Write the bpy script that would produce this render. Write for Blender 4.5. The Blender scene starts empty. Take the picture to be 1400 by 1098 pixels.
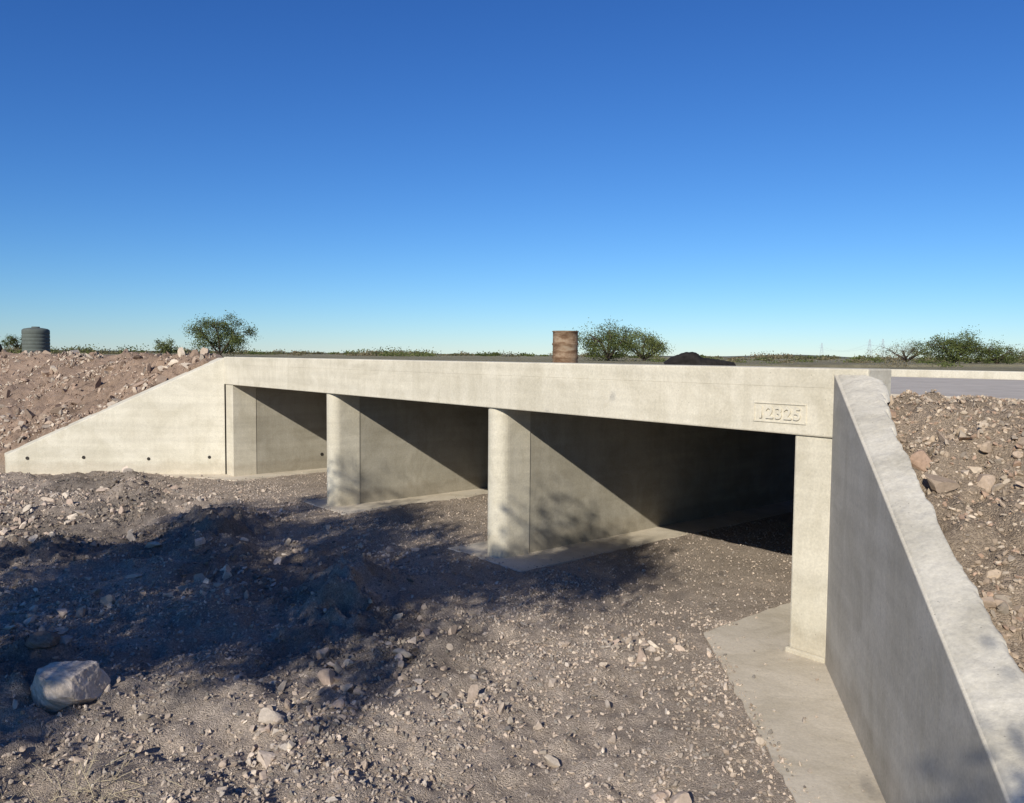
import bpy, bmesh, math, random
import numpy as np
from mathutils import Vector, Matrix

random.seed(5)
scene = bpy.context.scene
scene.view_settings.view_transform = 'Standard'
scene.view_settings.look = 'None'
scene.view_settings.exposure = 0

# ------------------------------------------------------------------ frame
D1 = np.array([-0.646, 0.7633]); D2 = np.array([0.7633, 0.646])
P0 = np.array([2.67, 7.56])
L = 9.0
ZT = 2.71; ZS = 2.078; ZR = 2.46
PA = (4.39, 4.76); PB = (9.18, 9.54)
def W(t, d, z):
    return (P0[0]+D1[0]*t+D2[0]*d, P0[1]+D1[1]*t+D2[1]*d, z)
def TD(x, y):
    ox = x-P0[0]; oy = y-P0[1]
    return ox*D1[0]+oy*D1[1], ox*D2[0]+oy*D2[1]

# ------------------------------------------------------------------ numpy noise
_tab = np.random.RandomState(11).rand(256, 256)
def vnoise(x, y):
    xi = np.floor(x).astype(int); yi = np.floor(y).astype(int)
    fx = x-xi; fy = y-yi
    fx = fx*fx*(3-2*fx); fy = fy*fy*(3-2*fy)
    a = _tab[xi & 255, yi & 255]; b = _tab[(xi+1) & 255, yi & 255]
    c = _tab[xi & 255, (yi+1) & 255]; e = _tab[(xi+1) & 255, (yi+1) & 255]
    return (a*(1-fx)+b*fx)*(1-fy)+(c*(1-fx)+e*fx)*fy
def fbm(x, y, o=4):
    s = 0; a = 0.5; n = 0
    for i in range(o):
        s = s+a*vnoise(x*(2.03**i)+17.3*i, y*(2.03**i)+9.1*i); n += a; a *= 0.5
    return s/n
def sstep(a, b, x):
    u = np.clip((x-a)/(b-a), 0, 1); return u*u*(3-2*u)

# ------------------------------------------------------------------ helpers
def link(o):
    scene.collection.objects.link(o); return o
def empty(name):
    e = bpy.data.objects.new(name, None); e.empty_display_size = 0.3
    return link(e)
def mesh_np(name, verts, faces, mat, cols=None, parent=None, smooth=False):
    verts = np.asarray(verts, dtype=np.float32); faces = np.asarray(faces, dtype=np.int32)
    me = bpy.data.meshes.new(name)
    k = faces.shape[1]
    me.vertices.add(len(verts)); me.vertices.foreach_set('co', verts.ravel())
    me.loops.add(faces.size); me.loops.foreach_set('vertex_index', faces.ravel())
    me.polygons.add(len(faces))
    me.polygons.foreach_set('loop_start', np.arange(0, faces.size, k, dtype=np.int32))
    me.polygons.foreach_set('loop_total', np.full(len(faces), k, dtype=np.int32))
    me.polygons.foreach_set('use_smooth', np.full(len(faces), smooth, dtype=bool))
    me.update(calc_edges=True)
    if cols is not None:
        at = me.color_attributes.new('Col', 'FLOAT_COLOR', 'POINT')
        c = np.ones((len(verts), 4), dtype=np.float32); c[:, :3] = cols
        at.data.foreach_set('color', c.ravel())
    me.materials.append(mat)
    o = link(bpy.data.objects.new(name, me))
    if parent: o.parent = parent
    return o
def poly_prism(name, plan, z0, z1, mat, parent=None, bevel=0.012):
    n = len(plan)
    if not hasattr(z1, '__len__'): z1 = [z1]*n
    bm = bmesh.new()
    lo = [bm.verts.new(W(t, d, z0)) for t, d in plan]
    hi = [bm.verts.new(W(t, d, z)) for (t, d), z in zip(plan, z1)]
    bm.faces.new(lo); bm.faces.new(hi)
    for i in range(n):
        bm.faces.new((lo[i], lo[(i+1) % n], hi[(i+1) % n], hi[i]))
    bmesh.ops.recalc_face_normals(bm, faces=bm.faces)
    me = bpy.data.meshes.new(name); bm.to_mesh(me); bm.free()
    me.materials.append(mat)
    o = link(bpy.data.objects.new(name, me))
    if parent: o.parent = parent
    if bevel:
        m = o.modifiers.new('bev', 'BEVEL'); m.width = bevel; m.segments = 2; m.limit_method = 'ANGLE'
    return o
def box(name, t0, t1, d0, d1, z0, z1, mat, parent=None, bevel=0.012):
    return poly_prism(name, [(t0, d0), (t1, d0), (t1, d1), (t0, d1)], z0, z1, mat, parent, bevel)
def lathe(name, prof, seg, loc, mat, parent=None, smooth=True):
    vs = []; fs = []
    for r, z in prof:
        for i in range(seg):
            a = 2*math.pi*i/seg
            vs.append((loc[0]+r*math.cos(a), loc[1]+r*math.sin(a), loc[2]+z))
    for j in range(len(prof)-1):
        for i in range(seg):
            fs.append((j*seg+i, j*seg+(i+1) % seg, (j+1)*seg+(i+1) % seg, (j+1)*seg+i))
    me = bpy.data.meshes.new(name); me.from_pydata(vs, [], fs); me.materials.append(mat)
    for p in me.polygons: p.use_smooth = smooth
    o = link(bpy.data.objects.new(name, me))
    if parent: o.parent = parent
    return o

# ------------------------------------------------------------------ materials
def newmat(name):
    m = bpy.data.materials.new(name); m.use_nodes = True
    nt = m.node_tree; b = nt.nodes['Principled BSDF']
    b.inputs['Roughness'].default_value = 0.95
    b.inputs['Specular IOR Level'].default_value = 0.03
    return m, nt, b
def noise(nt, co, scale, detail=3, rough=0.55, dist=0.0):
    n = nt.nodes.new('ShaderNodeTexNoise'); n.inputs['Scale'].default_value = scale
    n.inputs['Detail'].default_value = detail; n.inputs['Roughness'].default_value = rough
    n.inputs['Distortion'].default_value = dist
    nt.links.new(co, n.inputs['Vector']); return n.outputs['Fac']
def voro(nt, co, scale):
    v = nt.nodes.new('ShaderNodeTexVoronoi'); v.inputs['Scale'].default_value = scale; nt.links.new(co, v.inputs['Vector']); return v
def math_(nt, op, a, b):
    n = nt.nodes.new('ShaderNodeMath'); n.operation = op
    for i, v in enumerate((a, b)):
        if isinstance(v, bpy.types.NodeSocket): nt.links.new(v, n.inputs[i])
        else: n.inputs[i].default_value = v
    return n.outputs[0]
def ramp(nt, fac, stops):
    r = nt.nodes.new('ShaderNodeValToRGB'); e = r.color_ramp.elements
    while len(e) < len(stops): e.new(0.5)
    for i, (p, c) in enumerate(stops):
        e[i].position = p; e[i].color = (c[0], c[1], c[2], 1) if hasattr(c, '__len__') else (c, c, c, 1)
    nt.links.new(fac, r.inputs['Fac']); return r.outputs['Color']
def mix(nt, a, b, fac, mode='MIX'):
    m = nt.nodes.new('ShaderNodeMix'); m.data_type = 'RGBA'; m.blend_type = mode
    for ix, v in ((0, fac), (6, a), (7, b)):
        sock = m.inputs[ix]
        if isinstance(v, bpy.types.NodeSocket): nt.links.new(v, sock)
        elif hasattr(v, '__len__'): sock.default_value = (v[0], v[1], v[2], 1)
        elif ix == 0: sock.default_value = float(v)
        else: sock.default_value = (v, v, v, 1)
    return m.outputs[2]
def bump(nt, h, b, strength, dist, prev=None):
    bn = nt.nodes.new('ShaderNodeBump'); bn.inputs['Strength'].default_value = strength
    bn.inputs['Distance'].default_value = dist
    nt.links.new(h, bn.inputs['Height'])
    if prev: nt.links.new(prev, bn.inputs['Normal'])
    nt.links.new(bn.outputs['Normal'], b.inputs['Normal']); return bn.outputs['Normal']
def objco(nt, scale=(1, 1, 1)):
    tc = nt.nodes.new('ShaderNodeTexCoord'); mp = nt.nodes.new('ShaderNodeMapping')
    mp.inputs['Scale'].default_value = scale
    nt.links.new(tc.outputs['Object'], mp.inputs['Vector']); return mp.outputs['Vector']

def concrete(name, base, dark=0.86, stain=0.5, rough_b=0.25, zstain=0.5):
    m, nt, b = newmat(name)
    co = objco(nt); cs = objco(nt, (6, 6, 0.45)); ch = objco(nt, (0.35, 0.35, 7.0))
    c = mix(nt, [base[0]*dark, base[1]*dark*0.99, base[2]*dark*0.96], [x*1.05 for x in base], ramp(nt, noise(nt, co, 1.6, 5, 0.65, 0.8), [(0.36, 0), (0.60, 1)]))
    st = ramp(nt, noise(nt, cs, 1.6, 4, 0.65), [(0.45, 0.0), (0.72, stain*0.6)])
    c = mix(nt, c, [base[0]*0.76, base[1]*0.74, base[2]*0.69], st)
    hl = ramp(nt, noise(nt, ch, 1.0, 2, 0.5), [(0.4, 0.94), (0.6, 1.03)])
    c = mix(nt, c, hl, 0.9, 'MULTIPLY')
    fn = ramp(nt, noise(nt, co, 45, 3, 0.7), [(0.3, 0.86), (0.7, 1.08)])
    c = mix(nt, c, fn, 0.9, 'MULTIPLY')
    vo = voro(nt, co, 22)
    hole = ramp(nt, vo.outputs['Distance'], [(0.05, 0.45), (0.12, 1.0)])
    mask = ramp(nt, noise(nt, co, 3.1, 2), [(0.48, 0), (0.60, 1)])
    c = mix(nt, c, mix(nt, 1.0, hole, mask), 1.0, 'MULTIPLY')
    if zstain:
        g = nt.nodes.new('ShaderNodeNewGeometry'); sx = nt.nodes.new('ShaderNodeSeparateXYZ')
        nt.links.new(g.outputs['Position'], sx.inputs[0])
        z_ = math_(nt, 'ADD', sx.outputs['Z'], math_(nt, 'MULTIPLY', noise(nt, co, 4.0, 3), -0.4))
        zr = ramp(nt, z_, [(0.0, (0.76, 0.72, 0.68)), (0.12, (1, 1, 1))])
        c = mix(nt, c, zr, zstain, 'MULTIPLY')
    nt.links.new(c, b.inputs['Base Color'])
    h = math_(nt, 'ADD', math_(nt, 'MULTIPLY', noise(nt, co, 7, 2), 1.0), math_(nt, 'MULTIPLY', noise(nt, co, 80, 2, 0.7), 0.12))
    bump(nt, h, b, rough_b, 0.02)
    return m
M_head = concrete('concrete_headwall', (0.635, 0.585, 0.475), 0.89, 0.6)
M_wall = concrete('concrete_wall_shade_toned', (0.40, 0.368, 0.30), 0.86, 0.5)  # base colour lowered to deepen the shade inside the barrels
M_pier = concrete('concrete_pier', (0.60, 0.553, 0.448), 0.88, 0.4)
M_wing = concrete('concrete_wing', (0.63, 0.585, 0.48), 0.90, 0.4)
M_wingr = concrete('concrete_wing_smooth', (0.61, 0.56, 0.465), 0.88, 0.5, 0.10)
M_cap = concrete('concrete_rough_cap', (0.60, 0.555, 0.465), 0.80, 0.2, 0.9, 0)
M_pad = concrete('concrete_apron', (0.61, 0.54, 0.435), 0.86, 0.15, 0.3, 0)
M_deck = concrete('concrete_deck_shade_toned', (0.22, 0.20, 0.17), 0.8, 0.2, 0.3, 0)  # soffit shade put into the colour, darker than the other concrete

def simple(name, col, rough=0.9, var=0.25, scale=6.0, bumpv=0.2):
    m, nt, b = newmat(name); co = objco(nt)
    c = mix(nt, [x*(1-var) for x in col], [x*(1+var) for x in col], ramp(nt, noise(nt, co, scale, 4, 0.65), [(0.3, 0), (0.7, 1)]))
    nt.links.new(c, b.inputs['Base Color']); b.inputs['Roughness'].default_value = rough
    if bumpv: bump(nt, noise(nt, co, scale*5, 3), b, bumpv, 0.01)
    return m
M_hole = simple('weep_hole_dark', (0.05, 0.045, 0.04))

def attrmat(name, scale, lo, hi, bs=0.4, bd=0.01, rough=0.92, transl=0.0):
    m, nt, b = newmat(name)
    a = nt.nodes.new('ShaderNodeAttribute'); a.attribute_name = 'Col'
    c = a.outputs['Color']
    if scale:
        co = objco(nt)
        nf = noise(nt, co, scale, 3, 0.7)
        c = mix(nt, c, ramp(nt, nf, [(0.3, lo), (0.7, hi)]), 1.0, 'MULTIPLY')
        if bs: bump(nt, nf, b, bs, bd)
    nt.links.new(c, b.inputs['Base Color']); b.inputs['Roughness'].default_value = rough
    if transl:
        t = nt.nodes.new('ShaderNodeBsdfTranslucent'); nt.links.new(c, t.inputs['Color'])
        ms = nt.nodes.new('ShaderNodeMixShader'); ms.inputs[0].default_value = transl
        nt.links.new(b.outputs[0], ms.inputs[1]); nt.links.new(t.outputs[0], ms.inputs[2])
        nt.links.new(ms.outputs[0], nt.nodes['Material Output'].inputs['Surface'])
    return m
M_rock = attrmat('rock', 35, 0.8, 1.15, 0.5, 0.006)
M_gravel = attrmat('gravel_stone', 0, 0, 0)
M_leaf = attrmat('leaf', 0, 0, 0, 0, 0, 0.7, 0.25)
M_bark = simple('bark', (0.09, 0.07, 0.055), 0.95, 0.35, 12, 0.6)

# ground
m, nt, b = newmat('gravel_ground'); M_ground = m
a = nt.nodes.new('ShaderNodeAttribute'); a.attribute_name = 'Col'
co = objco(nt)
v1 = voro(nt, co, 55); v2 = voro(nt, co, 120)
bw = nt.nodes.new('ShaderNodeRGBToBW'); nt.links.new(v1.outputs['Color'], bw.inputs[0])
bw2 = nt.nodes.new('ShaderNodeRGBToBW'); nt.links.new(v2.outputs['Color'], bw2.inputs[0])
c = mix(nt, a.outputs['Color'], ramp(nt, bw.outputs[0], [(0.2, 0.78), (0.6, 1.0), (0.85, 1.22)]), 0.7, 'MULTIPLY')
c = mix(nt, c, ramp(nt, bw2.outputs[0], [(0.2, 0.74), (0.8, 1.26)]), 0.8, 'MULTIPLY')
c = mix(nt, c, ramp(nt, noise(nt, co, 1.1, 4, 0.65), [(0.3, 0.82), (0.7, 1.14)]), 1.0, 'MULTIPLY')
nt.links.new(c, b.inputs['Base Color'])
h = math_(nt, 'ADD', math_(nt, 'MULTIPLY', v2.outputs['Distance'], -0.6), noise(nt, co, 55, 4, 0.75))
bump(nt, h, b, 0.9, 0.02)

# ------------------------------------------------------------------ terrain
def tR(d): return np.where(d < 0.12, -0.54+0.757*np.minimum(d, 0), -0.2)
def tL(d): return np.where(d < 0.12, 14.56-0.757*np.minimum(d, 0), 14.14)
def inside(t, d): return (t > tR(d)) & (t < tL(d))
def onpad(t, d, g=0.0):
    p1 = ((t > PA[0]-0.66-g) & (t < PA[1]+0.62+g)) | ((t > PB[0]-0.66-g) & (t < PB[1]+0.62+g)); p1 &= (d > -0.14-g)
    x = P0[0]+D1[0]*t+D2[0]*d; y = P0[1]+D1[1]*t+D2[1]*d
    p2 = ((x > 1.72+0.04*(y-2.2)-g) & (y < 8.2) & (y > 1) & (t < 0.9)) | ((t < 0.85+g) & (d > -0.25-g))
    p3 = (t > 13.28-g) & (d > -0.4-g)
    return p1 | p2 | p3
def gh(t, d):
    t = np.asarray(t, float); d = np.asarray(d, float)
    ins = inside(t, d)
    n1 = fbm(t*0.55+3, d*0.55+8, 4)-0.5
    n2 = fbm(t*2.3+30, d*2.3+5, 4)-0.5
    n3 = fbm(t*7.0+3, d*7.0+55, 3)-0.5
    amp = sstep(-0.2, -2.2, d)*sstep(-0.3, 1.5, t-0.757*d*0.9-0.2)
    zc = -0.012+n3*0.035+n2*0.03+amp*(n1*0.26+n2*0.18+n3*0.07)+0.012*sstep(0, 2, d)
    def bumpg(x, y, r1, r2, ang, h):
        tt, dd = TD(x, y); a_ = t-tt; b_ = d-dd
        ca, sa = math.cos(ang), math.sin(ang)
        u = (a_*ca+b_*sa)/r1; v = (-a_*sa+b_*ca)/r2
        return h*np.exp(-(u*u+v*v))
    zc = zc+(1+2.4*n2+1.2*n3)*(bumpg(-1.9, 9.0, 1.3, 0.45, 0.5, 0.24)+bumpg(-4.6, 12.6, 1.5, 0.5, 0.3, 0.24)
        +bumpg(-4.2, 6.4, 1.0, 0.7, 0.3, 0.12)+bumpg(-7.6, 16.0, 1.6, 0.5, 0.2, 0.16)+bumpg(-6.5, 10.5, 1.2, 0.5, 0.6, 0.18))
    zc = np.where(onpad(t, d, -0.03), np.minimum(zc, -0.03), zc)
    right = t < 7
    top = np.where(right, 2.45, 2.56); sl = np.where(right, 0.475, 0.565); z0 = np.where(right, 2.54, 2.62)
    e = np.minimum(top, z0+sl*np.minimum(d, 0.0))
    rub = (n1*0.22+n2*0.38+n3*0.24)*sstep(1.3, 0.2, d)*np.where(right, 0.8, 1.0)
    e = e+rub+np.where(right, 0.0, 0.12*sstep(1.0, 0.0, np.abs(d+0.3)))
    e = e-(0.05)*sstep(0.8, 1.6, d)
    emb = np.maximum(e, zc)
    outlet_light_block = 2.38*sstep(L+0.05, L+1.5, d)  # unseen ground rise behind the outlet, added to block light into the barrels
    zi = np.where(d > L, outlet_light_block, zc)
    return np.where(ins, zi, emb)
def axis(a, b, step, lo, hi, g=1.22):
    core = list(np.arange(a, b+1e-6, step)); s = step; x = core[-1]; up = []
    while x < hi: s *= g; x += s; up.append(x)
    s = step; x = core[0]; dn = []
    while x > lo: s *= g; x -= s; dn.append(x)
    return np.array(dn[::-1]+core+up)
ta = axis(-4.5, 21, 0.045, -4000, 4000, 1.16); da = axis(-8.2, 1.6, 0.045, -800, 4500, 1.14)
T, Dd = np.meshgrid(ta, da, indexing='ij')
Z = gh(T, Dd)
X = P0[0]+D1[0]*T+D2[0]*Dd; Y = P0[1]+D1[1]*T+D2[1]*Dd
nt_, nd_ = T.shape
idx = np.arange(nt_*nd_).reshape(nt_, nd_)
F = np.stack([idx[:-1, :-1], idx[:-1, 1:], idx[1:, 1:], idx[1:, :-1]], -1).reshape(-1, 4)
grey = np.array([0.405, 0.333, 0.268]); dark = np.array([0.21, 0.178, 0.15]); red = np.array([0.335, 0.24, 0.175]); tan = np.array([0.39, 0.305, 0.222])
olive = np.array([0.30, 0.265, 0.17])
ins = inside(T, Dd) & (Dd < L)
def soil(t, d):
    return sstep(0.47, 0.60, fbm(t*0.7+9, d*0.7+70, 5))*sstep(-1.0, -2.6, d)*sstep(0.5, 2.5, t)
k = fbm(T*0.5+40, Dd*0.5+2, 4)
cc = grey[None, None]*(0.82+0.36*(k[..., None]))
dk = soil(T, Dd)[..., None]
cc = cc*(1-dk*0.7)+dark*dk*0.7
rk = fbm(T*0.9+4, Dd*0.9+33, 4)[..., None]
cr = np.where((T > 7)[..., None], red*(0.70+0.7*rk), tan*(0.60+0.6*rk))
cr = np.where((Dd > 12)[..., None], olive*(0.7+0.5*rk), cr)
high = ((~ins) & (Z > 0.12))[..., None]
cc = np.where(high, cr, cc)
mesh_np('ground', np.stack([X, Y, Z], -1).reshape(-1, 3), F, M_ground, cc.reshape(-1, 3), smooth=True)

# ------------------------------------------------------------------ culvert
cul = empty('concrete_box_culvert')
hw = box('headwall', -0.70, 14.36, -0.03, 0.42, ZS, ZT, M_head, cul, 0.016)
box('headwall_top_lip', -0.38, 14.35, -0.0325, -0.02, ZT-0.18, ZT-0.018, M_head, cul, 0.001)
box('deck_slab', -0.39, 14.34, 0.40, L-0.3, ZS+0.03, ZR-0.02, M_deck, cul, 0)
box('far_headwall', -2.6, 15.0, L-0.32, L, ZS+0.02, 2.60, M_head, cul, 0.015)
def pier(name, a, b_):
    r = (b_-a)/2; cx = (a+b_)/2
    plan = [(b_, 0.56), (a, 0.56)]
    for i in range(17):
        an = math.pi*i/16
        plan.append((cx-r*math.cos(an), r-r*math.sin(an)*0.98))
    o = poly_prism(name+'_nose', plan, -0.2, ZS+0.006, M_pier, cul, 0)
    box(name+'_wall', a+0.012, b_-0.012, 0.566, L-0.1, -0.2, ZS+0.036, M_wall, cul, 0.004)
    box(name+'_footing', a-0.66, b_+0.62, -0.16, L, -0.3, 0.0, M_pad, cul, 0.02)
pier('pier_1', *PA)
pier('pier_2', *PB)
box('abutment_1_column', -0.385, 0.0, 0.0, 0.50, -0.2, ZS+0.006, M_pier, cul, 0.02)
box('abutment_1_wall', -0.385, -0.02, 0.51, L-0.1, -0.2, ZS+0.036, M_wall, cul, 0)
box('abutment_1_base_fillet', -0.384, 0.03, -0.03, 0.5, -0.1, 0.045, M_pier, cul, 0.02)
box('abutment_2_column', 13.92, 14.34, 0.0, 0.55, -0.2, ZS+0.006, M_pier, cul, 0.01)
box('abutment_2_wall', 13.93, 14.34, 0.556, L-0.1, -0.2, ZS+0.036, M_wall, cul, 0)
def tdp(x, y): return tuple(TD(x, y))
def apron(name, plan, z1):
    pl = []
    n = len(plan)
    for i in range(n):
        p = np.array(plan[i]); q = np.array(plan[(i+1) % n]); L_ = np.linalg.norm(q-p); k_ = max(1, int(L_/0.12))
        for j in range(k_):
            r = p+(q-p)*j/k_
            if 0 < j: r = r+np.random.RandomState(i*100+j).randn(2)*0.008
            pl.append(tuple(r))
    return poly_prism(name, pl, -0.3, z1, M_pad, cul, 0)
apron('apron_right', [(0.83, L), (0.83, -0.207), tdp(1.819, 4.92), tdp(1.70, 2.2), tdp(2.3, 1.0), tdp(3.1, 7.0), (-0.3, L)], -0.004)
apron('apron_left', [(13.3, L), (13.3, -0.2), (14.1, -0.6), (17.9, -4.35), (18.2, -3.9), (14.2, 0.3), (14.2, L)], -0.006)
pl = 'number_plate'
f0, f1, g0, g1 = -0.130, 0.430, 2.180, 2.370
for i, (aa, bb, z0, z1) in enumerate([(f0, f1, g1-0.012, g1), (f0, f1, g0, g0+0.012), (f0, f0+0.012, g0+0.012, g1-0.012), (f1-0.012, f1, g0+0.012, g1-0.012)]):
    box('%s_border_%d' % (pl, i), aa, bb, -0.040, -0.026, z0, z1, M_head, cul, 0.003)
cu = bpy.data.curves.new('txt', 'FONT'); cu.body = '12325'; cu.extrude = 0.013; cu.bevel_depth = 0.0015; cu.size = 0.18; cu.offset = 0.003
cu.space_character = 1.2; cu.align_x = 'CENTER'; cu.align_y = 'CENTER'
tob = link(bpy.data.objects.new('txt_tmp', cu)); bpy.context.view_layer.update()
dg = bpy.context.evaluated_depsgraph_get()
tme = bpy.data.meshes.new_from_object(tob.evaluated_get(dg))
bpy.data.objects.remove(tob)
tme.materials.clear(); tme.materials.append(M_head)
xs = [v.co.x for v in tme.vertices]; ys = [v.co.y for v in tme.vertices]
w_ = max(xs)-min(xs); h_ = max(ys)-min(ys); mx = (max(xs)+min(xs))/2; my = (max(ys)+min(ys))/2
p = W(0.142, -0.032, 2.275)
mat = Matrix(((-D1[0], 0, -D2[0], p[0]), (-D1[1], 0, -D2[1], p[1]), (0, 1, 0, p[2]), (0, 0, 0, 1)))
tme.transform(mat @ Matrix.Diagonal((0.43/w_, 0.12/h_, 1, 1)) @ Matrix.Translation((-mx, -my, 0)))
o = link(bpy.data.objects.new('number_plate_digits', tme)); o.parent = cul

# wing walls
wr = empty('wing_wall')
def zwr(d): return 2.665+0.475*d
th = 0.28
dE = -4.9
poly_prism('wall', [(-0.385, -0.025), (-0.385+0.757*(dE), dE), (-0.385+0.757*dE-th, dE), (-0.385-th, -0.025)], -0.3,
           [zwr(-0.025), zwr(dE), zwr(dE), zwr(-0.025)], M_wingr, wr, 0.008)
def cap(name, d0, d1, t_out, mat, par, jag, seed):
    n = 620
    ds = np.linspace(d0, d1, n); vs = []; fs = []
    nz = fbm(ds*1.6+seed, ds*0+4.4, 5)-0.42; nz2 = fbm(ds*12+seed, ds*0+14.4, 5)-0.5
    m_ = 16
    for i, d in enumerate(ds):
        wj = max(0.004, jag*nz[i]*2.0+0.11*nz2[i]+0.09*math.exp(-((d+0.1)/0.45)**2))
        for j in range(m_):
            u = j/(m_-1)
            off = u*(t_out+wj)
            t = -0.3875+0.757*d-off
            z = 0.009+0.014*(float(fbm(np.array(d*9.0), np.array(j*0.6+seed), 4))-0.5)*min(1, j/4)
            over = max(0, off-t_out*0.97)
            z -= over*0.30
            if j == 0: z = -0.006
            if j == m_-1: z -= 0.07
            vs.append(W(t, d, zwr(d)+z))
    for i in range(n-1):
        for j in range(m_-1):
            fs.append((i*m_+j, i*m_+j+1, (i+1)*m_+j+1, (i+1)*m_+j))
    return mesh_np(name, vs, fs, mat, parent=par, smooth=True)
cap('rough_cap', -0.04, dE, th, M_cap, wr, 0.17, 3)
wl = empty('wing_wall.001')
def zwl(d): return 2.705+0.578*d
dl = -3.93; thl = 0.36
poly_prism('wall', [(14.34, -0.025), (14.34-0.757*dl, dl), (14.34-0.757*dl+thl, dl), (14.34+thl, -0.025)], -0.3,
           [zwl(-0.025), zwl(dl), zwl(dl), zwl(-0.025)], M_wing, wl, 0.015)

def weep(name, center, nrm, r, par):
    nrm = Vector(nrm).normalized(); q = nrm.to_track_quat('Z', 'Y').to_matrix().to_4x4()
    bm = bmesh.new(); seg = 14
    def ring(rr, z):
        return [bm.verts.new((Matrix.Translation(center) @ q) @ Vector((rr*math.cos(2*math.pi*i/seg), rr*math.sin(2*math.pi*i/seg), z))) for i in range(seg)]
    r0 = ring(r*1.15, -0.01); r1 = ring(r*1.15, 0.006); r2 = ring(r, 0.006); r3 = ring(r*0.97, 0.0022)
    for a_, b_ in ((r0, r1), (r1, r2), (r2, r3)):
        for i in range(seg): bm.faces.new((a_[i], a_[(i+1) % seg], b_[(i+1) % seg], b_[i]))
    bm.faces.new(r3)
    me = bpy.data.meshes.new(name); bm.to_mesh(me); bm.free(); me.materials.append(M_hole)
    o = link(bpy.data.objects.new(name, me)); o.parent = par
for i, s in enumerate((0.38, 1.75, 3.2, 4.45)):
    d = -0.8*s; t = 14.34-0.757*d; c_ = W(t, d, 0.36+(0.03, -0.01, 0.02, 0.0)[i])
    c_ = Vector(c_)+Vector((0.056, -1.0, 0))*0.012
    weep('weep_hole_%d' % (i+1), c_, (0.056, -1.0, 0), 0.033, wl)
for i, s in enumerate((0.28, 1.94)):
    d = -0.798*s; t = -0.385+0.757*d
    weep('weep_hole_%d' % (i+1), Vector(W(t, d, 0.29)), (-0.976, 0.22, 0), 0.02, wr)
weep('weep_hole_1', Vector(W(13.925, 2.2, 0.34)), (-D1[0], -D1[1], 0), 0.035, cul)

M_road = simple('road_surface', (0.50, 0.445, 0.375), 0.95, 0.14, 3.0, 0.4)
box('road', -70, 120, 0.95, L-0.35, 2.2, ZR, M_road, None, 0)

# ------------------------------------------------------------------ rocks
def ico(sub):
    bm = bmesh.new(); bmesh.ops.create_icosphere(bm, subdivisions=sub, radius=1)
    v = np.array([list(x.co) for x in bm.verts]); f = np.array([[y.index for y in x.verts] for x in bm.faces]); bm.free(); return v, f
IC = {1: ico(1), 2: ico(2), 3: ico(3)}
def rocks(name, pos, size, sub, seed, cols, parent=None, flat=0.62, mat=None):
    rs = np.random.RandomState(seed); n = len(pos); v, f = IC[sub]
    V = np.repeat(v[None], n, 0)*(1+(rs.rand(n, len(v), 1)-0.5)*(0.6 if sub == 1 else 0.06))
    for k_ in range(10 if sub > 1 else 2):
        nn = rs.randn(n, 1, 3); nn /= np.linalg.norm(nn, axis=2, keepdims=True)
        dd = rs.uniform(0.25, 0.62, (n, 1, 1))
        ex = np.maximum(0, (V*nn).sum(2, keepdims=True)-dd); V = V-nn*ex
    if sub > 1: V = V*1.35
    sc = np.stack([rs.uniform(0.8, 1.4, n), rs.uniform(0.55, 1.0, n), rs.uniform(0.4, 0.85, n)], 1)[:, None, :]
    V = V*sc
    q = rs.randn(n, 4); q[:, 1:3] *= flat; q /= np.linalg.norm(q, axis=1, keepdims=True)
    w, x, y, z = q.T
    R = np.stack([np.stack([1-2*(y*y+z*z), 2*(x*y-z*w), 2*(x*z+y*w)], 1), np.stack([2*(x*y+z*w), 1-2*(x*x+z*z), 2*(y*z-x*w)], 1), np.stack([2*(x*z-y*w), 2*(y*z+x*w), 1-2*(x*x+y*y)], 1)], 1)
    V = np.einsum('nij,nvj->nvi', R, V)*size[:, None, None]+pos[:, None, :]
    Fc = (f[None]+np.arange(n)[:, None, None]*len(v)).reshape(-1, 3)
    C = np.repeat(cols, len(v), 0)
    return mesh_np(name, V.reshape(-1, 3), Fc, mat or M_rock, C, parent)
def rcol(rs, n, pal, var=0.15):
    pal = np.array(pal)*np.array([1.0, 0.975, 0.94]); c_ = pal[rs.randint(0, len(pal), n)]
    return c_*(1+(rs.rand(n, 1)-0.5)*2*var)
PAL_G = [(0.42, 0.35, 0.29), (0.48, 0.40, 0.335), (0.30, 0.26, 0.225), (0.55, 0.47, 0.39), (0.37, 0.30, 0.245), (0.40, 0.355, 0.315), (0.23, 0.21, 0.19), (0.36, 0.31, 0.265)]
PAL_L = [(0.62, 0.54, 0.45), (0.56, 0.475, 0.40), (0.50, 0.41, 0.34), (0.43, 0.34, 0.28), (0.40, 0.355, 0.31)]
PAL_R = [(0.40, 0.31, 0.24), (0.49, 0.40, 0.32), (0.33, 0.24, 0.185), (0.57, 0.49, 0.40), (0.37, 0.275, 0.21), (0.28, 0.215, 0.17), (0.42, 0.36, 0.30)]
PAL_T = [(0.42, 0.335, 0.25), (0.48, 0.40, 0.31), (0.36, 0.285, 0.215), (0.54, 0.455, 0.36), (0.38, 0.30, 0.23), (0.33, 0.28, 0.225), (0.38, 0.27, 0.20)]
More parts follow.
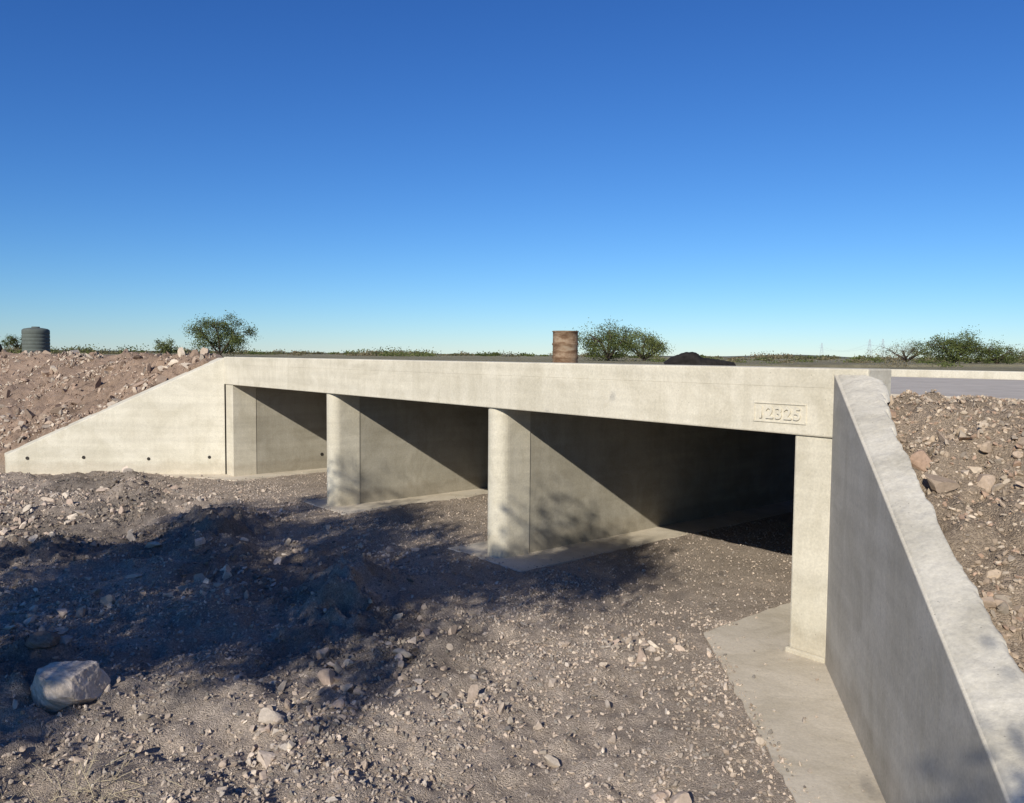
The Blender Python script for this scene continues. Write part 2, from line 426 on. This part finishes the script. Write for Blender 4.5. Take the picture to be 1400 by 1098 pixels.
def scatter(seed, n, t0, t1, d0, d1, smin, smax, pw, where, mask=None, cull=False):
    rs = np.random.RandomState(seed)
    t = rs.uniform(t0, t1, n); d = rs.uniform(d0, d1, n)
    if where == 'in':
        kx = 0.27
        ok = (t > tR(d)+kx) & (t < tL(d)-kx-0.1) & (~onpad(t, d) | (onpad(t, d) & ~onpad(t, d, -0.10) & (rs.rand(n) < 0.4)) | (rs.rand(n) < 0.015))
    else:
        ok = ((t < tR(d)-0.22) | (t > tL(d)+0.26)) & (d > -6)
    if mask is not None: ok &= mask(t, d, rs)
    if cull:
        x = P0[0]+D1[0]*t+D2[0]*d; y = P0[1]+D1[1]*t+D2[1]*d
        ok &= (np.abs(x) < 0.85*y+0.8) & (y > 3.6) & (rs.rand(n) < np.clip(1.5-y/16.0, 0.35, 1))
    t = t[ok]; d = d[ok]; n = len(t)
    s = smin+(smax-smin)*rs.rand(n)**pw
    z = gh(t, d)
    if where == 'in': z = np.where(onpad(t, d), np.maximum(z, 0.0), z)
    x = P0[0]+D1[0]*t+D2[0]*d; y = P0[1]+D1[1]*t+D2[1]*d
    tint = 1-0.35*soil(t, d) if where == 'in' else np.ones(n)
    return np.stack([x, y, z+s*0.22], 1), s, rs, tint[:, None]
gm = lambda t, d, rs: rs.rand(len(t)) < (0.30+0.8*sstep(0.42, 0.64, fbm(t*1.3+21, d*1.3+62, 4)))
pos, s, rs, ti = scatter(1, 260000, -4.5, 20, -8, 0.3, 0.005, 0.025, 2.6, 'in', gm, True)
rocks('gravel', pos, s, 1, 21, rcol(rs, len(s), PAL_G, 0.26)*ti, mat=M_gravel)
pos, s, rs, ti = scatter(2, 18000, -0, 14, 0, 5.5, 0.005, 0.020, 2.4, 'in')
rocks('gravel.001', pos, s, 1, 22, rcol(rs, len(s), PAL_G, 0.26), mat=M_gravel)
cm = lambda t, d, rs: rs.rand(len(t)) < (0.10+1.1*sstep(0.47, 0.63, fbm(t*0.9+51, d*0.9+12, 4)))
pos, s, rs, ti = scatter(3, 28000, -4.5, 20, -8, -0.3, 0.015, 0.05, 2.6, 'in', cm)
rocks('stones', pos, s, 2, 23, rcol(rs, len(s), PAL_G+PAL_L, 0.22)*ti)
cm2 = lambda t, d, rs: rs.rand(len(t)) < (0.05+1.0*sstep(0.50, 0.66, fbm(t*0.9+51, d*0.9+12, 4)))
pos, s, rs, ti = scatter(4, 2600, -4.5, 20, -8, -0.6, 0.04, 0.10, 2.6, 'in', cm2)
rocks('stones.001', pos, s, 3, 24, rcol(rs, len(s), PAL_L, 0.15))
em = lambda t, d, rs: rs.rand(len(t)) < (0.08+1.0*sstep(0.46, 0.64, fbm(t*1.1+5, d*1.1+42, 4)))
pos, s, rs, ti = scatter(5, 34000, 14, 40, -5.0, 0.8, 0.015, 0.05, 2.2, 'out', em)
rocks('embankment_rubble', pos, s, 2, 25, rcol(rs, len(s), PAL_R, 0.25))
pos, s, rs, ti = scatter(6, 3000, 14, 45, -5.0, 0.6, 0.05, 0.17, 2.4, 'out', em)
rocks('embankment_rubble.001', pos, s, 3, 26, rcol(rs, len(s), PAL_R, 0.2))
pos, s, rs, ti = scatter(7, 46000, -6.5, -0.5, -5.0, 0.9, 0.005, 0.026, 2.4, 'out')
rocks('embankment_rubble.002', pos, s, 1, 27, rcol(rs, len(s), PAL_T, 0.25), mat=M_gravel)
em2 = lambda t, d, rs: rs.rand(len(t)) < (0.07+1.0*sstep(0.48, 0.62, fbm(t*1.3+5, d*1.3+2, 4)))
pos, s, rs, ti = scatter(8, 6500, -6.5, -0.7, -4.8, 0.1, 0.02, 0.06, 2.6, 'out', em2)
rocks('embankment_rubble.003', pos, s, 3, 28, rcol(rs, len(s), PAL_T, 0.2))
pos, s, rs, ti = scatter(9, 200, -4.5, -0.9, -4.5, -0.8, 0.05, 0.115, 1.8, 'out', em2)
rocks('embankment_rubble.004', pos, s, 3, 29, rcol(rs, len(s), PAL_T, 0.2))
def boulder(name, x, y, r, col, seed, yaw=0.4):
    t, d = TD(x, y); z = float(gh(np.array([t]), np.array([d]))[0])
    bm = bmesh.new(); bmesh.ops.create_icosphere(bm, subdivisions=6, radius=1)
    rs = np.random.RandomState(seed)
    V = np.array([list(v.co) for v in bm.verts]); f = np.array([[q.index for q in p.verts] for p in bm.faces]); bm.free()
    dsp = fbm(V[:, 0]*1.3+V[:, 2]*1.1+9+seed, V[:, 1]*1.3+5-V[:, 2], 3)-0.5
    V = V*(1+0.55*dsp)[:, None]
    for k_ in range(9):
        nn = rs.randn(3); nn /= np.linalg.norm(nn); ex = np.maximum(0, V@nn-rs.uniform(0.62, 0.9)); V = V-nn*(ex*0.85)[:, None]
    dsp = fbm(V[:, 0]*5+V[:, 2]*4.1+9, V[:, 1]*5+5-V[:, 2]*3, 5)-0.5
    V = V*(1+0.12*dsp)[:, None]
    cl = np.array(col)[None]*(0.55+0.9*fbm(V[:, 0]*4+V[:, 2]*4, V[:, 1]*4+3, 5))[:, None]
    V = V*np.array(r); c_, s_ = math.cos(yaw), math.sin(yaw)
    V = np.stack([V[:, 0]*c_-V[:, 1]*s_+x, V[:, 0]*s_+V[:, 1]*c_+y, V[:, 2]+z+r[2]*0.5], 1)
    return mesh_np(name, V, f, M_rock, cl, smooth=False)
boulder('boulder', -3.50, 6.25, (0.27, 0.22, 0.23), (0.60, 0.50, 0.40), 21)
boulder('boulder.001', -4.1, 6.95, (0.13, 0.10, 0.08), (0.24, 0.18, 0.14), 9)

# ------------------------------------------------------------------ vegetation
def tube(vs, fs, path, radii, seg=7):
    base = len(vs)
    for i, p in enumerate(path):
        p = np.array(p); q = np.array(path[min(i+1, len(path)-1)])-np.array(path[max(i-1, 0)])
        q = q/(np.linalg.norm(q)+1e-9); a_ = np.cross(q, [0.3, 0.9, 0.1]); a_ /= np.linalg.norm(a_)+1e-9; b_ = np.cross(q, a_)
        for j in range(seg):
            an = 2*math.pi*j/seg; vs.append(tuple(p+radii[i]*(a_*math.cos(an)+b_*math.sin(an))))
    for i in range(len(path)-1):
        for j in range(seg):
            fs.append((base+i*seg+j, base+i*seg+(j+1) % seg, base+(i+1)*seg+(j+1) % seg, base+(i+1)*seg+j))
def tree(name, base, cz, rh, rz, nclump, nleaf, leaf, col, seed, trunk_r=0.12, clump_r=0.35, center=None, extra=None):
    rs = np.random.RandomState(seed); e = empty(name); base = np.array(base, float)
    cx = np.array(center if center is not None else base[:2]); C = np.array([cx[0], cx[1], cz])
    vs = []; fs = []
    u = rs.randn(nclump, 3); u /= np.linalg.norm(u, axis=1, keepdims=True)
    rad = rs.uniform(0.2, 1.0, nclump)**0.6
    lob = np.clip(0.15+1.6*fbm(u[:, 0]*2.0+seed*1.3+u[:, 2], u[:, 1]*2.0+u[:, 2]*1.6+seed*2, 3), 0.3, 1.15)
    cl = C+u*(rad*lob)[:, None]*np.array([rh, rh, rz])
    if extra is not None: cl = np.concatenate([cl, np.array(extra)])
    nclump = len(cl)
    fork = base+(C-base)*np.array([0.2, 0.2, 0.0])+np.array([0, 0, (cz-rz-base[2])*0.75+0.1])
    tube(vs, fs, [base-[0, 0, 0.2], base+(fork-base)*0.5+rs.randn(3)*0.04, fork], [trunk_r*1.3, trunk_r, trunk_r*0.85], 9)
    nl = 7; limbs = []
    for i in range(nl):
        an = 2*math.pi*(i+rs.rand()*0.6)/nl
        tip = C+np.array([math.cos(an)*rh*0.55, math.sin(an)*rh*0.55, rz*rs.uniform(-0.1, 0.6)])
        mid = (fork+tip)/2+rs.randn(3)*rh*0.07
        pts = [fork*(1-k_)**2+2*mid*k_*(1-k_)+tip*k_*k_ for k_ in np.linspace(0, 1, 7)]
        tube(vs, fs, pts, list(np.linspace(trunk_r*0.6, trunk_r*0.14, 7)), 6); limbs += pts[2:]
    limbs = np.array(limbs)
    for c_ in cl:
        i = np.argmin(((limbs-c_)**2).sum(1)); p = limbs[i]; mid = (p+c_)/2+rs.randn(3)*0.06*rh
        tube(vs, fs, [p, mid, c_], [trunk_r*0.16, trunk_r*0.09, trunk_r*0.03], 4)
    me = bpy.data.meshes.new('trunk'); me.from_pydata(vs, [], fs); me.materials.append(M_bark)
    o = link(bpy.data.objects.new('trunk', me)); o.parent = e
    ci = rs.randint(0, nclump, nleaf)
    csz = rs.uniform(0.5, 1.35, nclump)[ci]*clump_r
    P = cl[ci]+rs.randn(nleaf, 3)*csz[:, None]*np.array([0.5, 0.5, 0.38])
    a_ = rs.randn(nleaf, 3); a_ /= np.linalg.norm(a_, axis=1, keepdims=True)
    b_ = np.cross(a_, rs.randn(nleaf, 3)); b_ /= np.linalg.norm(b_, axis=1, keepdims=True)
    sz = (leaf*rs.uniform(0.6, 1.4, nleaf))[:, None]
    V = np.stack([P-a_*sz, P-b_*sz*0.42, P+a_*sz, P+b_*sz*0.42], 1).reshape(-1, 3)
    Fc = np.arange(nleaf*4).reshape(-1, 4)
    cv = (np.array(col)*(rs.uniform(0.6, 1.45, nclump)[ci][:, None])*(rs.uniform(0.75, 1.25, (nleaf, 1))))
    mesh_np('foliage', V, Fc, M_leaf, np.repeat(cv, 4, 0), e)
    return e
G1 = (0.105, 0.125, 0.042); G2 = (0.145, 0.165, 0.06); G3 = (0.18, 0.165, 0.09)
def at(px, Y): return ((px-700)/1100*Y, Y)
def gz(x, y):
    t, d = TD(x, y); return float(gh(np.array([t]), np.array([d]))[0])
def bgtree(name, px, Y, wpx, hpx, col, seed, nclump=60, nleaf=7000, leaf=0.07, low=0.04):
    x, y = at(px, Y); g = gz(x, y); k_ = Y/1100.0
    top = 2.8+hpx*k_; hh = top-g; rh = wpx*k_/2; rz = hh*(1-low)/2
    tree(name, (x, y, g), g+hh*low+rz, rh*1.1, rz*1.05, nclump, nleaf, leaf*Y/50, col, seed, 0.02*Y/10+0.03, rh*0.28)
bgtree('mesquite_tree', 300, 62, 80, 47, G1, 1, 75, 11500, 0.05)
bgtree('mesquite_tree.001', 228, 80, 36, 17, G2, 2, 26, 2600, 0.04)
bgtree('mesquite_tree.002', 28, 130, 46, 26, G1, 3, 30, 2800, 0.04)
bgtree('mesquite_tree.003', 830, 50, 86, 41, G1, 4, 70, 11000, 0.05)
bgtree('mesquite_tree.004', 880, 54, 78, 33, G2, 5, 56, 7500, 0.05)
bgtree('mesquite_tree.005', 1302, 60, 80, 35, G1, 6, 70, 10000, 0.05)
bgtree('mesquite_tree.006', 1238, 75, 74, 20, G3, 7, 44, 2800, 0.035)
bgtree('mesquite_tree.007', 1362, 58, 68, 20, G1, 8, 50, 5500, 0.045)
bgtree('mesquite_tree.008', 1412, 66, 60, 16, G3, 18, 35, 3000, 0.045)
ex = []
rs = np.random.RandomState(5)
for i in range(24):
    ex.append([-3.2+rs.randn()*0.34, -0.35+rs.randn()*0.55, 6.3+rs.randn()*0.26])
for i in range(12):
    ex.append([-4.4+rs.randn()*0.4, -0.7+rs.randn()*0.6, 6.0+rs.randn()*0.3])
tree('mesquite_tree.009', (-8.2, -1.2, 0.0), 5.6, 4.1, 2.3, 210, 62000, 0.055, G1, 31, 0.22, 0.58, center=(-7.5, -0.2), extra=ex)
tree('mesquite_tree.010', (-0.6, -5.4, 0.0), 4.5, 1.1, 0.9, 34, 6500, 0.05, G1, 33, 0.08, 0.42, center=(-0.2, -4.3))

def shrubs(name, seed, nsh, amin, amax, dmin, dmax, rmin, rmax):
    rs = np.random.RandomState(seed); Vs = []; Cs = []
    ang = rs.uniform(amin, amax, nsh); dist = rs.uniform(dmin, dmax, nsh)
    for i in range(nsh):
        y = dist[i]*math.cos(ang[i]); x = dist[i]*math.sin(ang[i]); r = rs.uniform(rmin, rmax)*2; hgt = r*rs.uniform(0.22, 0.5)
        n = 170; u = rs.randn(n, 3)*0.5; P = np.array([x, y, 2.38+hgt*0.6])+u*np.array([r, r, hgt*0.7])
        P[:, 2] = np.maximum(P[:, 2], 2.35)
        a_ = rs.randn(n, 3); a_ /= np.linalg.norm(a_, axis=1, keepdims=True); b_ = np.cross(a_, rs.randn(n, 3)); b_ /= np.linalg.norm(b_, axis=1, keepdims=True)
        sz = 0.0011*dist[i]
        Vs.append(np.stack([P-a_*sz, P-b_*sz*0.6, P+a_*sz, P+b_*sz*0.6], 1).reshape(-1, 3))
        base_c = np.array([G1, G2, G3, (0.24, 0.2, 0.12)][rs.randint(0, 4)])*0.9
        Cs.append(np.repeat(base_c*rs.uniform(0.7, 1.3, (n, 1)), 4, 0))
    Vs = np.concatenate(Vs); Cs = np.concatenate(Cs)
    mesh_np(name, Vs, np.arange(len(Vs)).reshape(-1, 4), M_leaf, Cs)
shrubs('distant_shrubs', 77, 230, -0.75, 0.75, 120, 600, 0.5, 1.7)
shrubs('distant_shrubs.001', 78, 26, -0.20, -0.10, 110, 200, 0.6, 1.4)
shrubs('distant_shrubs.002', 79, 60, 0.42, 0.75, 70, 160, 0.4, 1.1)
shrubs('distant_shrubs.003', 80, 16, -0.60, -0.45, 75, 150, 0.4, 0.9)
shrubs('distant_shrubs.004', 81, 60, 0.15, 0.50, 40, 130, 0.15, 0.4)

vs = []; fs = []
rs = np.random.RandomState(6)
for i in range(90):
    x, y = -2.75+rs.randn()*0.25, 5.0+rs.randn()*0.15; z = gz(x, y)
    dr = rs.randn(3); dr[2] = abs(dr[2])*0.7+0.1; dr /= np.linalg.norm(dr); ln = rs.uniform(0.06, 0.25)
    p0 = np.array([x, y, z]); p1 = p0+dr*ln*0.5; p2 = p1+(dr+rs.randn(3)*0.3)*ln*0.5
    tube(vs, fs, [p0, p1, p2], [0.003, 0.0022, 0.001], 4)
me = bpy.data.meshes.new('dry_weeds'); me.from_pydata(vs, [], fs)
M_straw = simple('straw', (0.45, 0.38, 0.26)); me.materials.append(M_straw); link(bpy.data.objects.new('dry_weeds', me))

# ------------------------------------------------------------------ objects
m, nt, b = newmat('rusty_steel'); M_rust = m
co = objco(nt, (1, 1, 1)); cs = objco(nt, (1.2, 1.2, 3.5))
c = ramp(nt, noise(nt, cs, 2.2, 5, 0.7), [(0.3, (0.09, 0.05, 0.03)), (0.45, (0.18, 0.115, 0.07)), (0.55, (0.27, 0.19, 0.125)), (0.7, (0.33, 0.275, 0.20))])
nt.links.new(c, b.inputs['Base Color']); b.inputs['Roughness'].default_value = 0.8
bump(nt, noise(nt, co, 20, 3), b, 0.4, 0.01)
x, y = at(772, 18.3)
R = 0.285
prof = [(R-0.02, 0.0), (R+0.012, 0.0), (R+0.012, 0.02), (R, 0.03)]
for zc in (0.30, 0.60):
    prof += [(R, zc-0.035), (R+0.016, zc-0.012), (R+0.016, zc+0.012), (R, zc+0.035)]
prof += [(R, 0.87), (R+0.014, 0.876), (R+0.016, 0.892), (R+0.004, 0.90), (R-0.012, 0.893), (R-0.015, 0.865), (0.0, 0.86)]
dr = empty('rusty_steel_drum')
lathe('body', prof, 48, (x, y, ZR+0.003), M_rust, dr)
lathe('bung', [(0.03, 0.86), (0.03, 0.875), (0, 0.876)], 12, (x+0.15, y-0.1, ZR), M_rust, dr)
M_tank = simple('tank_plastic', (0.115, 0.13, 0.115), 0.5, 0.12, 2, 0)
x, y = at(50, 75); g = gz(x, y); R = 1.15
prof = [(0, 0), (R, 0), (R, 0.1)]
for i in range(6):
    z0 = 0.12+i*0.33; prof += [(R, z0), (R-0.03, z0+0.04), (R-0.03, z0+0.07), (R, z0+0.11), (R, z0+0.27)]
prof += [(R, 2.15), (R*0.98, 2.25), (R*0.85, 2.36), (R*0.5, 2.44), (R*0.3, 2.46), (R*0.3, 2.54), (R*0.27, 2.56), (0, 2.57)]
tk = empty('water_tank'); lathe('body', prof, 40, (x, y, g), M_tank, tk)
x, y = at(-6, 48); g = gz(x, y)
M_tire = simple('rubber', (0.02, 0.02, 0.02))
tp = []
for k_ in range(13):
    a_ = math.pi*2*k_/12; tp.append((0.27+0.09*math.cos(a_), 0.10*math.sin(a_)))
tir = lathe('tire', tp, 32, (0, 0, 0), M_tire); tir.rotation_euler = (math.radians(88), 0, 0.4); tir.location = (x, y, g+0.36)
M_scrap = simple('dark_scrap_metal', (0.032, 0.028, 0.024), 0.85, 0.4, 4)
vs = []; fs = []; n1_, n2_ = 40, 8
prf_u = [0, 0.10, 0.30, 0.45, 0.55, 0.75, 1.0]; prf_h = [0.20, 0.31, 0.425, 0.43, 0.31, 0.28, 0.22]
for i in range(n1_):
    u = i/(n1_-1); hgt = float(np.interp(u, prf_u, prf_h))
    for j in range(n2_):
        v = j/(n2_-1); xx, yy = at(905+97*u, 17.0)
        vs.append((xx+0.1*v, yy+0.8*(v-0.5), ZR+0.01+hgt*(0.02+0.98*math.sin(math.pi*0.5*v))+0.006*math.sin(i*2.1)))
for i in range(n1_-1):
    for j in range(n2_-1): fs.append((i*n2_+j, i*n2_+j+1, (i+1)*n2_+j+1, (i+1)*n2_+j))
me = bpy.data.meshes.new('scrap_metal_sheet'); me.from_pydata(vs, [], fs); me.materials.append(M_scrap)
o = link(bpy.data.objects.new('scrap_metal_sheet', me)); mo = o.modifiers.new('s', 'SOLIDIFY'); mo.thickness = 0.01

M_py = simple('galvanised_steel', (0.45, 0.48, 0.52), 0.6, 0.1, 1, 0)
tops = []
def pylon(name, px, Y, h):
    vs = []; fs = []; x, y = at(px, Y); g = 2.4; r = 0.10
    lv = [0, 0.25, 0.5, 0.7, 0.85, 1.0]; wd = [0.13, 0.10, 0.07, 0.045, 0.035, 0.01]
    cor = [(-1, -1), (1, -1), (1, 1), (-1, 1)]
    P = [[np.array([x+cx*h*w, y+cy*h*w, g+h*l]) for cx, cy in cor] for l, w in zip(lv, wd)]
    for c_ in range(4): tube(vs, fs, [P[k_][c_] for k_ in range(6)], [r]*6, 4)
    for k_ in range(5):
        for c_ in range(4):
            tube(vs, fs, [P[k_][c_], P[k_+1][(c_+1) % 4]], [r*0.6]*2, 4)
            tube(vs, fs, [P[k_+1][c_], P[k_+1][(c_+1) % 4]], [r*0.5]*2, 4)
    for l, wdt in ((0.7, 0.22), (0.84, 0.18)):
        tube(vs, fs, [np.array([x-h*wdt, y, g+h*l]), np.array([x, y, g+h*(l+0.04)]), np.array([x+h*wdt, y, g+h*l])], [r*0.5, r, r*0.5], 4)
    me = bpy.data.meshes.new(name); me.from_pydata(vs, [], fs); me.materials.append(M_py); link(bpy.data.objects.new(name, me))
    tops.append((x, y, g+h*0.7, h*0.22))
pylon('transmission_tower', 1122, 1150, 22); pylon('transmission_tower.001', 1187, 900, 22); pylon('transmission_tower.002', 1205, 1000, 25)
pylon('transmission_tower.003', 1560, 600, 30)
vs = []; fs = []
for a_, b_ in ((0, 1), (1, 3)):
    A = tops[a_]; B = tops[b_]
    for sg in (-1, 1):
        pts = []
        for k_ in np.linspace(0, 1, 14):
            pts.append(np.array([A[0]+sg*A[3]+(B[0]-A[0])*k_, A[1]+(B[1]-A[1])*k_, A[2]+(B[2]-A[2])*k_-6*4*k_*(1-k_)]))
        tube(vs, fs, pts, [0.05]*14, 4)
me = bpy.data.meshes.new('power_lines'); me.from_pydata(vs, [], fs); me.materials.append(M_py); link(bpy.data.objects.new('power_lines', me))

M_hill = simple('hill_scrub', (0.15, 0.15, 0.12), 1.0, 0.3, 0.02, 0)
for hn, dist, amp_, sd in (('hills', 1500, 3, 3), ('hills.001', 3000, 8, 8)):
    vs = []; fs = []; n = 260
    for i in range(n):
        an = -1.1+2.2*i/(n-1); px = 700+1100*math.tan(an) if abs(an) < 1.05 else 9999
        h = amp_*float(fbm(np.array([i*0.06+sd]), np.array([sd*1.7]), 4)[0])
        h += amp_*1.2*math.exp(-((px-1080)/70.0)**2)*(1 if dist > 2000 else 0.2)
        for r_, hh in ((0.93, 0.0), (1.0, 1.0), (1.12, 0.3)):
            vs.append((math.sin(an)*dist*r_, math.cos(an)*dist*r_, 2.0+h*hh))
    for i in range(n-1):
        for j in range(2): fs.append((i*3+j, i*3+j+1, (i+1)*3+j+1, (i+1)*3+j))
    me = bpy.data.meshes.new(hn); me.from_pydata(vs, [], fs); me.materials.append(M_hill); link(bpy.data.objects.new(hn, me))

# ------------------------------------------------------------------ light
sun_dir = Vector((0.677, 1.751, -1.0)).normalized()
sl = bpy.data.lights.new('sun', 'SUN'); sl.energy = 5.0; sl.angle = math.radians(0.5); sl.color = (1.0, 0.945, 0.83)
so = link(bpy.data.objects.new('sun', sl)); so.rotation_euler = sun_dir.to_track_quat('-Z', 'Y').to_euler()
world = bpy.data.worlds.new('World'); scene.world = world; world.use_nodes = True
nt = world.node_tree; bg = nt.nodes['Background']
sky = nt.nodes.new('ShaderNodeTexSky'); sky.sky_type = 'NISHITA'; sky.sun_disc = False
sky.sun_elevation = math.asin(-sun_dir.z); sky.sun_rotation = math.atan2(-sun_dir.x, -sun_dir.y)
sky.air_density = 1.0; sky.dust_density = 0.0; sky.ozone_density = 4.0; sky.altitude = 300
sp = nt.nodes.new('ShaderNodeSeparateColor'); cb = nt.nodes.new('ShaderNodeCombineColor')
nt.links.new(sky.outputs[0], sp.inputs[0])
for i, (p_, a_) in enumerate(((1.40, 0.68), (1.22, 0.85), (1.02, 1.10))):
    v = math_(nt, 'MULTIPLY', sp.outputs[i], 0.1)
    v = math_(nt, 'POWER', v, p_)
    v = math_(nt, 'MULTIPLY', v, 10*a_)
    nt.links.new(v, cb.inputs[i])
nt.links.new(cb.outputs[0], bg.inputs['Color']); bg.inputs['Strength'].default_value = 0.10

# ------------------------------------------------------------------ camera
cam = bpy.data.cameras.new('camera'); cam.sensor_width = 36; cam.lens = 36*1100/1400.0; cam.clip_end = 20000; cam.clip_start = 0.05
co_ = link(bpy.data.objects.new('camera', cam)); co_.location = (0, 0, 2.8)
Rm = Matrix.Rotation(math.radians(90-3.28), 4, 'X') @ Matrix.Rotation(0.009, 4, 'Z')
co_.rotation_euler = Rm.to_euler()
scene.camera = co_
